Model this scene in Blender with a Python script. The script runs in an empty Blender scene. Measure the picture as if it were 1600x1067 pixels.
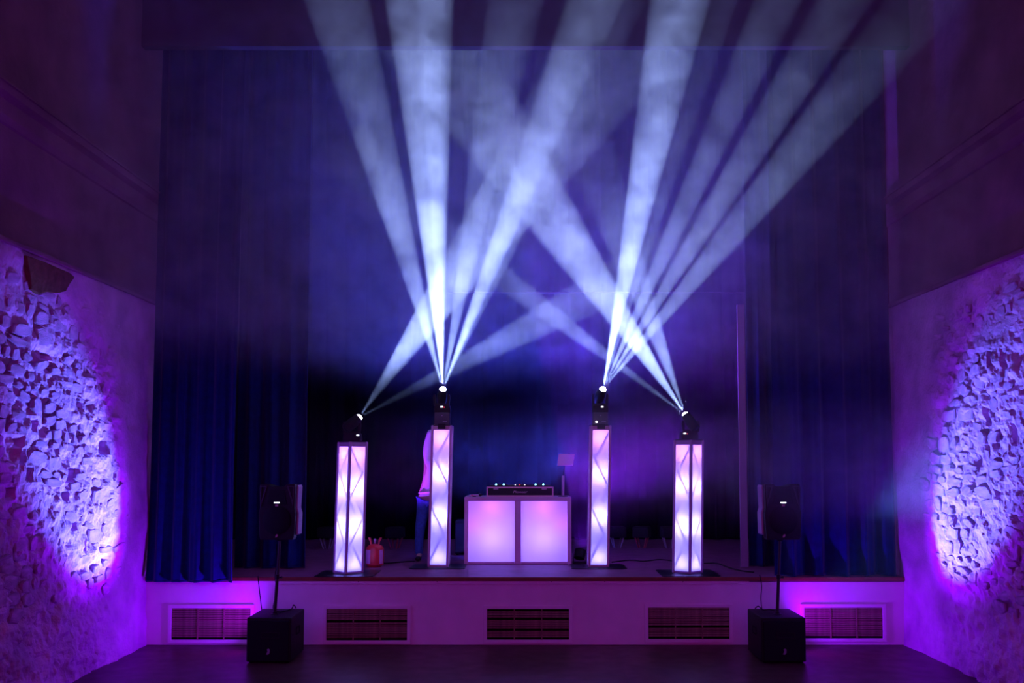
import bpy, bmesh, math, random
import numpy as np
from mathutils import Vector, Matrix, Quaternion

S = bpy.context.scene
COL = S.collection
R = math.radians
random.seed(7)

# ------------------------------------------------------------------ camera
F, PITCH, CAMY, H = 1500.0, R(4.0), -12.0, 2.302
VPX, VPY = 815.0, 715.0
CY = VPY - F * math.tan(PITCH)
cam = bpy.data.cameras.new('camera')
cam.sensor_width = 36.0
cam.lens = 36.0 * F / 1600.0
cam.shift_x = -(VPX - 800.0) / 1600.0
cam.shift_y = (CY - 533.5) / 1600.0
cam.clip_start = 0.05
camo = bpy.data.objects.new('camera', cam)
COL.objects.link(camo)
camo.location = (0, CAMY, H)
camo.rotation_euler = (math.pi / 2 + PITCH, 0, 0)
S.camera = camo

# ------------------------------------------------------------------ world, exposure, quality
W = bpy.data.worlds.new('hall_ambience')
S.world = W
W.use_nodes = True
bg = W.node_tree.nodes['Background']
bg.inputs['Color'].default_value = (1.0, 0.05, 0.85, 1)   # dim violet glow of the hall behind the camera
bg.inputs['Strength'].default_value = 0.60
S.view_settings.view_transform = 'Standard'
S.view_settings.look = 'None'
S.view_settings.exposure = 0.0
S.view_settings.gamma = 1.0
S.view_settings.use_curve_mapping = False
S.cycles.use_denoising = True
S.cycles.volume_bounces = 1
S.cycles.max_bounces = 6
S.cycles.diffuse_bounces = 3
S.cycles.volume_step_rate = 1.0
S.cycles.volume_max_steps = 256
S.cycles.sample_clamp_indirect = 4.0

# ------------------------------------------------------------------ measuring helpers
def ray(px, py):
    u = (px - VPX) / F
    v = (CY - py) / F
    return Vector((u, math.cos(PITCH) - v * math.sin(PITCH), math.sin(PITCH) + v * math.cos(PITCH)))
def at(px, py, Y):
    d = ray(px, py)
    return Vector((0, CAMY, H)) + d * ((Y - CAMY) / d.y)
def onz(px, py, Z):
    d = ray(px, py)
    return Vector((0, CAMY, H)) + d * ((Z - H) / d.z)

DECK = 0.83
def deck(px, py):
    return onz(px, py, DECK)

# ------------------------------------------------------------------ materials
MATS = {}
def mat(name, color=(0.5, 0.5, 0.5), rough=0.6, metal=0.0, emit=None, strength=0.0, bump=0.0, bump_scale=20.0, var=0.0, var_scale=6.0, spec=0.5, sheen=0.0):
    if name in MATS:
        return MATS[name]
    m = bpy.data.materials.new(name)
    m.use_nodes = True
    nt = m.node_tree
    b = nt.nodes['Principled BSDF']
    b.inputs['Base Color'].default_value = (*color, 1)
    b.inputs['Roughness'].default_value = rough
    b.inputs['Metallic'].default_value = metal
    b.inputs['Specular IOR Level'].default_value = spec
    if sheen:
        b.inputs['Sheen Weight'].default_value = sheen
    if emit:
        b.inputs['Emission Color'].default_value = (*emit, 1)
        b.inputs['Emission Strength'].default_value = strength
    tc = nt.nodes.new('ShaderNodeTexCoord')
    if var:
        n = nt.nodes.new('ShaderNodeTexNoise')
        n.inputs['Scale'].default_value = var_scale
        n.inputs['Detail'].default_value = 5
        nt.links.new(tc.outputs['Object'], n.inputs['Vector'])
        r = nt.nodes.new('ShaderNodeMapRange')
        r.inputs['From Min'].default_value = 0.3
        r.inputs['From Max'].default_value = 0.7
        r.inputs['To Min'].default_value = 1.0 - var
        r.inputs['To Max'].default_value = 1.0 + var * 0.5
        nt.links.new(n.outputs['Fac'], r.inputs['Value'])
        mx = nt.nodes.new('ShaderNodeMix')
        mx.data_type = 'RGBA'
        mx.blend_type = 'MULTIPLY'
        mx.inputs['Factor'].default_value = 1.0
        mx.inputs[6].default_value = (*color, 1)
        nt.links.new(r.outputs['Result'], mx.inputs[7])
        nt.links.new(mx.outputs[2], b.inputs['Base Color'])
    if bump:
        n2 = nt.nodes.new('ShaderNodeTexNoise')
        n2.inputs['Scale'].default_value = bump_scale
        n2.inputs['Detail'].default_value = 6
        nt.links.new(tc.outputs['Object'], n2.inputs['Vector'])
        bp = nt.nodes.new('ShaderNodeBump')
        bp.inputs['Strength'].default_value = bump
        bp.inputs['Distance'].default_value = 0.02
        nt.links.new(n2.outputs['Fac'], bp.inputs['Height'])
        nt.links.new(bp.outputs['Normal'], b.inputs['Normal'])
    MATS[name] = m
    return m

def emis(name, color, strength):
    m = mat(name, (0.02, 0.02, 0.02), 0.4, emit=color, strength=strength)
    m.cycles.emission_sampling = 'NONE'
    return m

def translucent(name, color, trans=0.8):
    m = bpy.data.materials.new(name)
    m.use_nodes = True
    nt = m.node_tree
    nt.nodes.clear()
    out = nt.nodes.new('ShaderNodeOutputMaterial')
    t = nt.nodes.new('ShaderNodeBsdfTranslucent')
    t.inputs['Color'].default_value = (*color, 1)
    d = nt.nodes.new('ShaderNodeBsdfDiffuse')
    d.inputs['Color'].default_value = (*color, 1)
    mx = nt.nodes.new('ShaderNodeMixShader')
    mx.inputs['Fac'].default_value = 1 - trans
    nt.links.new(t.outputs[0], mx.inputs[1])
    nt.links.new(d.outputs[0], mx.inputs[2])
    nt.links.new(mx.outputs[0], out.inputs['Surface'])
    MATS[name] = m
    return m

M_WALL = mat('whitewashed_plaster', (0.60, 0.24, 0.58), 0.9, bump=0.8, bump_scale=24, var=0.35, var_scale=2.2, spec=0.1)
M_UPPER = mat('dark_upper_plaster', (0.22, 0.085, 0.15), 0.92, bump=0.3, bump_scale=14, var=0.3, var_scale=1.6, spec=0.1)  # darker tone for ledge, cornice and the wall above
M_CEIL = mat('ceiling_plaster', (0.06, 0.04, 0.035), 0.95, var=0.3, var_scale=1.0, spec=0.1)
M_BROWN = mat('exposed_brown_stone', (0.16, 0.07, 0.05), 0.95, bump=0.8, bump_scale=25, var=0.4, var_scale=9, spec=0.1)
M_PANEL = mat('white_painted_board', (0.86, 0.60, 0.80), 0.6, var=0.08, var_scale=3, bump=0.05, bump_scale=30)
M_EDGE = mat('red_brown_board', (0.20, 0.035, 0.02), 0.45, var=0.3, var_scale=8)
M_DECK = mat('stage_boards', (0.26, 0.06, 0.15), 0.55, var=0.25, var_scale=5, bump=0.08, bump_scale=30)
M_BLACK = mat('black_plastic', (0.010, 0.009, 0.012), 0.5, spec=0.2)
M_BLACKM = mat('black_matte', (0.008, 0.008, 0.010), 0.85, spec=0.2)
M_STEEL = mat('black_steel', (0.015, 0.015, 0.018), 0.38, metal=0.3)
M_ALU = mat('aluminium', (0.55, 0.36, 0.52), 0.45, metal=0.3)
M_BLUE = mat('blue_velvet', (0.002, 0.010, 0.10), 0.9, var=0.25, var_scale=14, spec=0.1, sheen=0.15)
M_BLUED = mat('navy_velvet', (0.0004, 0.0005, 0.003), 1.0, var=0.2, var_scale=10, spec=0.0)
M_SLAT = mat('brown_wood_slat', (0.27, 0.13, 0.10), 0.6, var=0.45, var_scale=16)
M_DARK = mat('dark_cavity', (0.01, 0.005, 0.005), 0.95, spec=0.0)
M_RED = mat('red_enamel', (0.55, 0.02, 0.03), 0.35)
M_WHITE = mat('white_plastic', (0.75, 0.73, 0.75), 0.5)
M_LYCRA = translucent('white_lycra', (0.9, 0.9, 0.9), 0.85)
M_ACRYL = translucent('frosted_acrylic', (0.9, 0.88, 0.9), 0.9)

# floor boards: long planks across the hall, dark and glossy
def floor_mat():
    m = bpy.data.materials.new('dark_wood_floor')
    m.use_nodes = True
    nt = m.node_tree
    b = nt.nodes['Principled BSDF']
    tc = nt.nodes.new('ShaderNodeTexCoord')
    br = nt.nodes.new('ShaderNodeTexBrick')
    br.inputs['Scale'].default_value = 1.0
    br.inputs['Brick Width'].default_value = 2.2
    br.inputs['Row Height'].default_value = 0.14
    br.inputs['Mortar Size'].default_value = 0.003
    br.inputs['Color1'].default_value = (0.075, 0.022, 0.018, 1)
    br.inputs['Color2'].default_value = (0.050, 0.014, 0.012, 1)
    br.inputs['Mortar'].default_value = (0.01, 0.005, 0.004, 1)
    nt.links.new(tc.outputs['Object'], br.inputs['Vector'])
    nt.links.new(br.outputs['Color'], b.inputs['Base Color'])
    n = nt.nodes.new('ShaderNodeTexNoise')
    n.inputs['Scale'].default_value = 5
    nt.links.new(tc.outputs['Object'], n.inputs['Vector'])
    r = nt.nodes.new('ShaderNodeMapRange')
    r.inputs['To Min'].default_value = 0.28
    r.inputs['To Max'].default_value = 0.5
    nt.links.new(n.outputs['Fac'], r.inputs['Value'])
    nt.links.new(r.outputs['Result'], b.inputs['Roughness'])
    MATS['floor'] = m
    return m
M_FLOOR = floor_mat()

# ------------------------------------------------------------------ mesh helpers
class MB:
    def __init__(s):
        s.v, s.f = [], []
    def add(s, vs, fs):
        o = len(s.v)
        s.v += [tuple(v) for v in vs]
        s.f += [tuple(i + o for i in f) for f in fs]
        return s
    def box(s, c, size, rot=None, taper=1.0):
        x, y, z = (k / 2 for k in size)
        p = [Vector((sx * x * (taper if sz > 0 else 1), sy * y * (taper if sz > 0 else 1), sz * z)) for sz in (-1, 1) for sx, sy in ((-1, -1), (1, -1), (1, 1), (-1, 1))]
        if rot is not None:
            p = [rot @ q for q in p]
        c = Vector(c)
        return s.add([c + q for q in p], [(3, 2, 1, 0), (4, 5, 6, 7), (0, 1, 5, 4), (1, 2, 6, 5), (2, 3, 7, 6), (3, 0, 4, 7)])
    def tube(s, pts, rad, n=10, cap=True):
        pts = [Vector(p) for p in pts]
        rads = rad if isinstance(rad, (list, tuple)) else [rad] * len(pts)
        vs, fs = [], []
        up = Vector((0.13, 0.31, 0.94))
        prev = None
        for i, p in enumerate(pts):
            a = pts[max(i - 1, 0)]
            b = pts[min(i + 1, len(pts) - 1)]
            t = (b - a).normalized()
            if prev is None:
                u = t.cross(up)
                if u.length < 1e-3:
                    u = t.cross(Vector((1, 0, 0)))
                u.normalize()
            else:
                u = (prev - t * prev.dot(t)).normalized()
            prev = u
            w = t.cross(u)
            for k in range(n):
                g = 2 * math.pi * k / n
                vs.append(p + (u * math.cos(g) + w * math.sin(g)) * rads[i])
        for i in range(len(pts) - 1):
            for k in range(n):
                k2 = (k + 1) % n
                fs.append((i * n + k, i * n + k2, (i + 1) * n + k2, (i + 1) * n + k))
        if cap:
            fs.append(tuple(range(n - 1, -1, -1)))
            fs.append(tuple((len(pts) - 1) * n + k for k in range(n)))
        return s.add(vs, fs)
    def lathe(s, prof, c=(0, 0, 0), n=24, rot=None):
        c = Vector(c)
        vs, fs = [], []
        for r, z in prof:
            for k in range(n):
                g = 2 * math.pi * k / n
                q = Vector((r * math.cos(g), r * math.sin(g), z))
                vs.append(c + (rot @ q if rot is not None else q))
        for i in range(len(prof) - 1):
            for k in range(n):
                k2 = (k + 1) % n
                fs.append((i * n + k, i * n + k2, (i + 1) * n + k2, (i + 1) * n + k))
        fs.append(tuple(range(n - 1, -1, -1)))
        fs.append(tuple((len(prof) - 1) * n + k for k in range(n)))
        return s.add(vs, fs)
    def prism(s, poly, d0, d1, axis='y'):
        """extrude a 2-D outline: axis y -> outline in x,z ; axis z -> x,y ; axis x -> y,z"""
        n = len(poly)
        def P(a, b, d):
            return (a, d, b) if axis == 'y' else ((a, b, d) if axis == 'z' else (d, a, b))
        vs = [P(a, b, d0) for a, b in poly] + [P(a, b, d1) for a, b in poly]
        fs = [tuple(range(n)), tuple(range(2 * n - 1, n - 1, -1))]
        for i in range(n):
            j = (i + 1) % n
            fs.append((j, i, n + i, n + j))
        return s.add(vs, fs)
    def ring(s, ow, oh, t, d0, d1, c=(0, 0, 0)):
        """rectangular frame in x,z (outer size ow,oh, bar t), from y=d0 to d1"""
        c = Vector(c)
        o = [(-ow / 2, -oh / 2), (ow / 2, -oh / 2), (ow / 2, oh / 2), (-ow / 2, oh / 2)]
        i = [(-ow / 2 + t, -oh / 2 + t), (ow / 2 - t, -oh / 2 + t), (ow / 2 - t, oh / 2 - t), (-ow / 2 + t, oh / 2 - t)]
        vs = [c + Vector((x, d, z)) for d in (d0, d1) for x, z in o + i]
        fs = []
        for k in range(4):
            j = (k + 1) % 4
            fs += [(k, j, 4 + j, 4 + k), (8 + j, 8 + k, 12 + k, 12 + j), (j, k, 8 + k, 8 + j), (4 + k, 4 + j, 12 + j, 12 + k)]
        return s.add(vs, fs)
    def mesh(s, name, mats, smooth=False, fix=True):
        me = bpy.data.meshes.new(name)
        me.from_pydata(s.v, [], s.f)
        if fix:
            bm = bmesh.new()
            bm.from_mesh(me)
            bmesh.ops.recalc_face_normals(bm, faces=bm.faces)
            bm.to_mesh(me)
            bm.free()
        for m in (mats if isinstance(mats, (list, tuple)) else [mats]):
            me.materials.append(m)
        if smooth:
            me.polygons.foreach_set('use_smooth', [True] * len(me.polygons))
            try:
                me.set_sharp_from_angle(angle=R(38))
            except Exception:
                pass
        me.update()
        return me
    def build(s, name, m, parent=None, smooth=False, bevel=0.0, seg=2, fix=True):
        me = s.mesh(name, m, smooth, fix)
        return link(name, me, parent, bevel, seg)

def link(name, me, parent=None, bevel=0.0, seg=2):
    o = bpy.data.objects.new(name, me)
    COL.objects.link(o)
    if parent is not None:
        o.parent = parent
    if bevel:
        b = o.modifiers.new('bevel', 'BEVEL')
        b.width = bevel
        b.segments = seg
        b.limit_method = 'ANGLE'
        b.angle_limit = R(40)
    return o

def thing(name, label, cat, loc=(0, 0, 0), rz=0.0, group=None):
    o = bpy.data.objects.new(name, None)
    o.empty_display_size = 0.1
    COL.objects.link(o)
    o.location = loc
    o.rotation_euler = (0, 0, rz)
    return tag(o, label, cat, group)

def tag(o, label, cat, group=None):
    o['label'] = label
    o['category'] = cat
    if group:
        o['group'] = group
    return o

def struct(o, label):
    o['kind'] = 'structure'
    o['label'] = label
    return o

def lamp(name, kind, loc, power, color, parent=None, radius=0.02, target=None, half=20, blend=0.2):
    l = bpy.data.lights.new(name, kind)
    l.energy = power
    l.color = color
    if kind == 'AREA':
        l.shape = 'RECTANGLE'
    else:
        l.shadow_soft_size = radius
    o = bpy.data.objects.new(name, l)
    COL.objects.link(o)
    o.location = loc
    if kind == 'SPOT':
        l.spot_size = R(2 * half)
        l.spot_blend = blend
    if target is not None:
        o.rotation_euler = (Vector(target) - Vector(loc)).to_track_quat('-Z', 'Y').to_euler()
    if parent is not None:
        bpy.context.view_layer.update()
        mw = Matrix.LocRotScale(Vector(loc), o.rotation_euler, None)
        o.parent = parent
        o.matrix_local = parent_world(parent).inverted() @ mw
    return o

def parent_world(p):
    m = Matrix.LocRotScale(p.location, p.rotation_euler, p.scale)
    return (parent_world(p.parent) @ m) if p.parent else m

# smooth value noise for wall relief and curtains
def vnoise(x, y, seed=0):
    xi = np.floor(x).astype(np.int64)
    yi = np.floor(y).astype(np.int64)
    fx, fy = x - xi, y - yi
    fx = fx * fx * (3 - 2 * fx)
    fy = fy * fy * (3 - 2 * fy)
    def h(a, b):
        n = (a * 374761393 + b * 668265263 + seed * 1442695041) & 0x7fffffff
        n = ((n ^ (n >> 13)) * 1274126177) & 0x7fffffff
        return ((n ^ (n >> 16)) & 0xffff) / 65535.0
    return (h(xi, yi) * (1 - fx) + h(xi + 1, yi) * fx) * (1 - fy) + (h(xi, yi + 1) * (1 - fx) + h(xi + 1, yi + 1) * fx) * fy

# ================================================================== the hall
XL, XR = -4.62, 4.72
YB = -14.0                      # hall shell ends behind the camera
YS = 0.55                       # hall walls run on a little past the stage front
LEDGE, CORN0, CORN1, CEIL = 4.22, 5.40, 5.62, 10.6
HEAD = 7.42                     # underside of the wall above the stage opening
BACK = 6.0

fl = MB().box(((XL + XR) / 2, (YB + 0.2) / 2, -0.05), (XR - XL + 1.2, 0.2 - YB, 0.1)).build('floor', M_FLOOR)
struct(fl, 'dark glossy wooden hall floor')
ce = MB().box((0.05, (YB + BACK) / 2, CEIL + 0.05), (12.0, BACK - YB, 0.1)).build('ceiling', M_CEIL)
struct(ce, 'dark plaster ceiling high above the hall')

def side_wall(name, X, sgn, label, seed, holes):
    """sgn +1: wall on the left, its face looks towards +x"""
    # fine rubble surface where it is seen close, from the floor to the ledge
    ys = np.arange(-4.6, YS + 0.001, 0.026)
    zs = np.linspace(0.0, LEDGE, 162)
    Y, Z = np.meshgrid(ys, zs)
    rough = np.clip((-Y - 0.55) / 0.9, 0.12, 1) * np.clip((3.95 - Z) / 0.7, 0.25, 1)
    d = (vnoise(Y * 1.3, Z * 1.3, seed) - .5) * 0.055
    d += (vnoise(Y * 4.5, Z * 7, seed + 1) - .5) * 0.035 * (0.5 + rough)
    d += (vnoise(Y * 12, Z * 16, seed + 2) - .5) * 0.044 * rough
    d += (vnoise(Y * 27, Z * 27, seed + 3) - .5) * 0.022 * rough
    for hy, hz, hw, hh in holes:
        m = np.clip(1.6 - np.maximum(np.abs(Y - hy) / hw, np.abs(Z - hz) / hh), 0, 1)
        d -= 0.09 * np.clip(m * 1.7, 0, 1)
    ny, nz = len(ys), len(zs)
    X0 = X + sgn * d
    vs = np.stack([X0, Y, Z], -1).reshape(-1, 3)
    mb = MB()
    mb.v = [tuple(v) for v in vs]
    fs = []
    for j in range(nz - 1):
        for i in range(ny - 1):
            a = j * ny + i
            q = (a, a + 1, a + ny + 1, a + ny)
            fs.append(q if sgn < 0 else q[::-1])
    mb.f = fs
    me = mb.mesh(name, M_WALL, fix=False)
    w = link(name, me)
    struct(w, label)
    def part(nm, b, m, **k):
        return b.build(nm, m, w, **k)
    # return of the wall at its far end, plain run towards the camera, mass behind
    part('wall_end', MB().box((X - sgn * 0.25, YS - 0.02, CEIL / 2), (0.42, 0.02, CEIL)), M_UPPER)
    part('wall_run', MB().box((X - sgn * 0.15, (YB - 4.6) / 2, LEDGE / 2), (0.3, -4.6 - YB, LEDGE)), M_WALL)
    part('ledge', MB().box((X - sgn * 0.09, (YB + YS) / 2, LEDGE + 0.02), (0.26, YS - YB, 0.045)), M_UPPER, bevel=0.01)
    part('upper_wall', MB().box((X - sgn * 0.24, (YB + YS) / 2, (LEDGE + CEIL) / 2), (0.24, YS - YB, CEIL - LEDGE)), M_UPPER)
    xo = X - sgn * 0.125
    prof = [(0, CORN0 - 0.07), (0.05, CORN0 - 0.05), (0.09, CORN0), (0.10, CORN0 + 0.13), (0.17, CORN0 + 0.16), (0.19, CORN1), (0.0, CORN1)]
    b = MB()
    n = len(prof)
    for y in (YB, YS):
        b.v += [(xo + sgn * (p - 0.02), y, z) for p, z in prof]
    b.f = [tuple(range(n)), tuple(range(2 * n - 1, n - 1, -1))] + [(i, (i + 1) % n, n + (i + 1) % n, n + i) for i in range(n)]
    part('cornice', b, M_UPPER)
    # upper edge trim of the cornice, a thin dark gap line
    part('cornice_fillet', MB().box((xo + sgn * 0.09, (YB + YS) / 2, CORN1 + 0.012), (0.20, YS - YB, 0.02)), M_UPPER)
    return w

# small putlog holes and missing stones, seen as dark pockets in the lit rubble
def wall_pt(px, py, X):
    d = ray(px, py)
    t = X / d.x
    p = Vector((0, CAMY, H)) + d * t
    return p.y, p.z
HL = [(161, 698, .06, .05), (112, 742, .06, .045), (176, 743, .03, .02), (55, 665, .04, .04), (118, 822, .05, .03), (76, 556, .05, .02), (105, 776, .03, .03),
      (45, 740, .04, .04), (30, 690, .05, .03), (135, 850, .02, .05), (18, 770, .05, .03), (35, 712, .04, .05)]
HR = [(1542, 650, .03, .06), (1583, 678, .03, .07), (1528, 722, .03, .05), (1560, 772, .05, .02), (1507, 786, .03, .02), (1525, 905, .02, .04), (1570, 560, .03, .06), (1548, 560, .03, .05), (1492, 815, .02, .03)]
hl = [(*wall_pt(a, b, XL), c, d) for a, b, c, d in HL]
hr = [(*wall_pt(a, b, XR), c, d) for a, b, c, d in HR]
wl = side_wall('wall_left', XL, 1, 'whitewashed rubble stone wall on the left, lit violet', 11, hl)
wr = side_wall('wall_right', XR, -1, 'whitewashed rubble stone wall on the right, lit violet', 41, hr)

# stones standing proud of the whitewash
def stone_mesh(k):
    rnd = random.Random(100 + k)
    n = 10
    ang = [2 * math.pi * (i + rnd.uniform(-.3, .3)) / n for i in range(n)]
    out = []
    for a in ang:
        c, s_ = math.cos(a), math.sin(a)
        e = rnd.uniform(1.8, 6.0)
        r = (abs(c) ** e + abs(s_) ** e) ** (-1 / e) * rnd.uniform(.74, 1.05)
        out.append((0.5 * r * c, 0.5 * r * s_))
    vs = []
    tilt_y, tilt_z = rnd.uniform(-1.1, 1.1), rnd.uniform(-1.1, 1.1)
    for sc, dx in ((1.0, -0.6), (0.97, 0.25), (0.84, 0.72)):
        for y, z in out:
            vs.append((dx + (tilt_y * y + tilt_z * z if dx > 0 else 0) + (rnd.uniform(-.1, .1) if dx > 0 else 0), y * sc, z * sc))
    vs.append((0.85 + rnd.uniform(-.15, .2), rnd.uniform(-.1, .1), rnd.uniform(-.1, .1)))
    fs = []
    for r in range(2):
        for i in range(n):
            j = (i + 1) % n
            fs.append((r * n + i, r * n + j, (r + 1) * n + j, (r + 1) * n + i))
    for i in range(n):
        fs.append((2 * n + i, 2 * n + (i + 1) % n, 3 * n))
    m = MB()
    m.v, m.f = vs, fs
    me = m.mesh('stone', M_WALL, fix=True)
    return me
STONES = [stone_mesh(k) for k in range(18)]
def stones(w, X, sgn, holes, seed):
    rnd = random.Random(seed)
    n = 0
    z = 0.62
    while z < 3.95 and n < 300:
        h = rnd.choice((0.075, 0.09, 0.11, 0.13, 0.15, 0.17))
        y = -3.95 + rnd.uniform(0, .2)
        while y < -0.55 and n < 300:
            wd = rnd.uniform(0.12, 0.36) * (0.8 + h * 2)
            yc, zc = y + wd / 2, z + h / 2 + rnd.uniform(-.025, .025) + 0.05 * math.sin(y * 2.1 + seed)
            y += wd + rnd.uniform(0.005, 0.03)
            # rubble shows where the render has worn away: an uneven field, smooth towards the stage and the floor
            edge = -0.80 - 0.28 * max(0, zc - 2.0) + 0.25 * math.sin(zc * 3.1 + seed)
            if yc > edge or zc < 0.85 + 0.15 * math.sin(yc * 4 + seed):
                continue
            if rnd.random() < 0.06 or any(abs(yc - a) < b2 + wd / 2 and abs(zc - b) < b3 + h / 2 for a, b, b2, b3 in holes):
                continue
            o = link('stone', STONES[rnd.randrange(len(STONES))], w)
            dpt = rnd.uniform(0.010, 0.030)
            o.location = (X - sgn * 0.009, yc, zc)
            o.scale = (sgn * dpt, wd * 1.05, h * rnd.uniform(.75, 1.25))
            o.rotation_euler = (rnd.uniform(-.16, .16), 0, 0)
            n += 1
        z += h + rnd.uniform(0.004, 0.02)
    return n
stones(wl, XL, 1, hl, 3)
stones(wr, XR, -1, hr, 8)

# patch of bare brown stone under the left ledge
def patch(px, py):
    y, z = wall_pt(px, py, XL)
    return y, z
poly = [patch(*p) for p in ((36, 399), (62, 408), (104, 426), (112, 433), (104, 444), (98, 455), (86, 458), (70, 456), (56, 459), (44, 452), (42, 430))]
MB().prism(poly, XL - 0.03, XL + 0.035, 'x').build('bare_stone_patch', M_BROWN, wl, bevel=0.008)

# ================================================================== the stage
SW = XR - XL
dk = MB().box(((XL + XR) / 2, (BACK + 0.0) / 2, DECK - 0.03), (SW + 1.4, BACK, 0.06)).build('floor_stage', M_DECK)
struct(dk, 'wooden stage deck raised above the hall floor')
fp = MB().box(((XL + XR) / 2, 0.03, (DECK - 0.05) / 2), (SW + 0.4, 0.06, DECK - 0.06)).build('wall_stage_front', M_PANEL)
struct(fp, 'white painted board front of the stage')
t1 = MB().box(((XL + XR) / 2, -0.012, DECK - 0.022), (SW + 0.2, 0.045, 0.05)).build('trim_1', M_EDGE, bevel=0.008)
struct(t1, 'red brown wooden nosing along the stage edge')
zt = at(800, 909, 0).z
t2 = MB().box((at(765, 909, 0).x, -0.008, zt), (at(1170, 909, 0).x - at(360, 909, 0).x, 0.022, 0.05)).build('trim_2', M_PANEL, bevel=0.004)
struct(t2, 'white painted lath under the stage edge')
for px in (560, 683, 862, 945, 1067):
    MB().tube([at(px, 909, -0.02), at(px, 909, -0.024)], 0.006, 8).build('nail_head', M_DARK, t2)
bw = MB().box((0.05, BACK + 0.05, CEIL / 2), (12, 0.1, CEIL)).build('wall_back', M_BLACKM)
struct(bw, 'black rear wall of the stage')
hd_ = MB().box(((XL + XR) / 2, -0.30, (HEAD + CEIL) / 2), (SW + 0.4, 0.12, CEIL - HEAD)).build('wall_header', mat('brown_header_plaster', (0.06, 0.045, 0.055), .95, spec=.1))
struct(hd_, 'dark plaster wall above the stage opening')
for sd, nm in ((-1, 'wall_stage_left'), (1, 'wall_stage_right')):
    x = (XL if sd < 0 else XR) + sd * 0.62
    struct(MB().box((x, (BACK + YS) / 2, CEIL / 2), (0.1, BACK - YS, CEIL)).build(nm, M_BLACKM), 'black side wall of the stage ' + ('left' if sd < 0 else 'right'))

# vent grilles in the stage front
def grille(px0, px1, py0, py1, label, seed, fill):
    rnd = random.Random(seed)
    a, b = at(px0, py1, 0.0), at(px1, py0, 0.0)
    w, h = b.x - a.x, b.z - a.z
    g = thing('vent_grille', label, 'vent', ((a.x + b.x) / 2, 0, a.z), 0, 'wooden vent grilles along the stage front')
    MB().box((0, -0.002, h / 2), (w, 0.003, h)).build('backing', M_DARK, g)
    MB().ring(w + 0.09, h + 0.09, 0.045, -0.022, 0.0, (0, 0, h / 2)).build('frame', M_PANEL, g, bevel=0.006)
    n = 14
    pitch = h / n
    sl = MB().box((0, 0, 0), (w - 0.004, 0.010, pitch * 0.80)).mesh('slat', M_SLAT)
    for i in range(n):
        if i in fill:
            continue
        o = link('slat', sl, g)
        o.location = (0, -0.010 + rnd.uniform(-.003, .003), pitch * (i + .5))
        o.rotation_euler = (R(rnd.uniform(-16, 10)), R(rnd.uniform(-.25, .25)), 0)
    for x in (-w / 6, w / 6):
        MB().box((x, -0.019, h / 2), (0.016, 0.008, h)).build('mullion', M_SLAT, g)
grille(268, 392, 950, 999, 'leftmost brown slatted vent grille, partly behind the left subwoofer', 1, (0,))
grille(510, 636.5, 951, 1000, 'brown slatted vent grille right of the left subwoofer, one dark gap', 2, (0, 8))
grille(761, 889, 951, 999, 'middle brown slatted vent grille below the DJ booth', 3, (0, 4, 9, 13))
grille(1013, 1139, 949, 998, 'brown slatted vent grille left of the right subwoofer', 4, (0, 5))
grille(1257, 1378, 949, 997, 'rightmost brown slatted vent grille beside the right subwoofer', 5, (0,))

# ------------------------------------------------------------------ curtains
def curtain(name, label, x0, x1, yc, z0, z1, amp, pitch, seed, m, group, lean=0.0, flare=0.0, hem=None, nz=26, edge=None):
    rnd = random.Random(seed)
    L = x1 - x0
    nx = max(40, int(abs(L) / pitch * 14))
    ph = [0.0]
    for i in range(nx):
        ph.append(ph[-1] + 2 * math.pi / 14 * rnd.choice((0.7, 0.9, 1.0, 1.15, 1.4)) if i % 7 else ph[-1] + 2 * math.pi / 14)
    vs, fs = [], []
    for j in range(nz + 1):
        t = (j / nz) ** 1.6
        z = z0 + (z1 - z0) * t
        g = max(0.0, 1 - (z - z0) / 1.6)
        for i in range(nx + 1):
            u = i / nx
            x = x0 + L * u + lean * (z - z0) * (0.6 + 0.4 * u) + flare * g * g * (u - .5) * 2
            w = math.sin(ph[i] + 0.25 * math.sin(z * .8 + u * 5)) * 0.75 + 0.25 * math.sin(2.3 * ph[i] + 1 + z * 0.3)
            y = yc + amp * w * (0.75 + 0.35 * g)
            zz = z
            if j == 0 and hem:
                zz = z + hem * (vn1(u * 9 + seed) - .5)
            vs.append((x, y, zz))
    for j in range(nz):
        for i in range(nx):
            a = j * (nx + 1) + i
            fs.append((a, a + 1, a + nx + 2, a + nx + 1))
    b = MB()
    b.v, b.f = vs, fs
    root = thing(name, label, 'curtain', ((x0 + x1) / 2, yc, z0), 0, group)
    c = Vector(root.location)
    b.v = [tuple(Vector(v) - c) for v in b.v]
    o = b.build('drape', m, root, smooth=True, fix=False)
    o.data.polygons.foreach_set('use_smooth', [True] * len(o.data.polygons))
    so = o.modifiers.new('cloth', 'SOLIDIFY')
    so.thickness = 0.008
    # sewn hem along the foot
    hm = MB()
    r0 = [Vector(b.v[i]) for i in range(0, nx + 1, 1)]
    hm.tube([p + Vector((0, -0.004, 0.012)) for p in r0], 0.010, 6)
    hm.build('hem', m, root, smooth=True)
    return root
def vn1(x):
    return float(vnoise(np.array([x]), np.array([0.5]), 5)[0])

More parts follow.
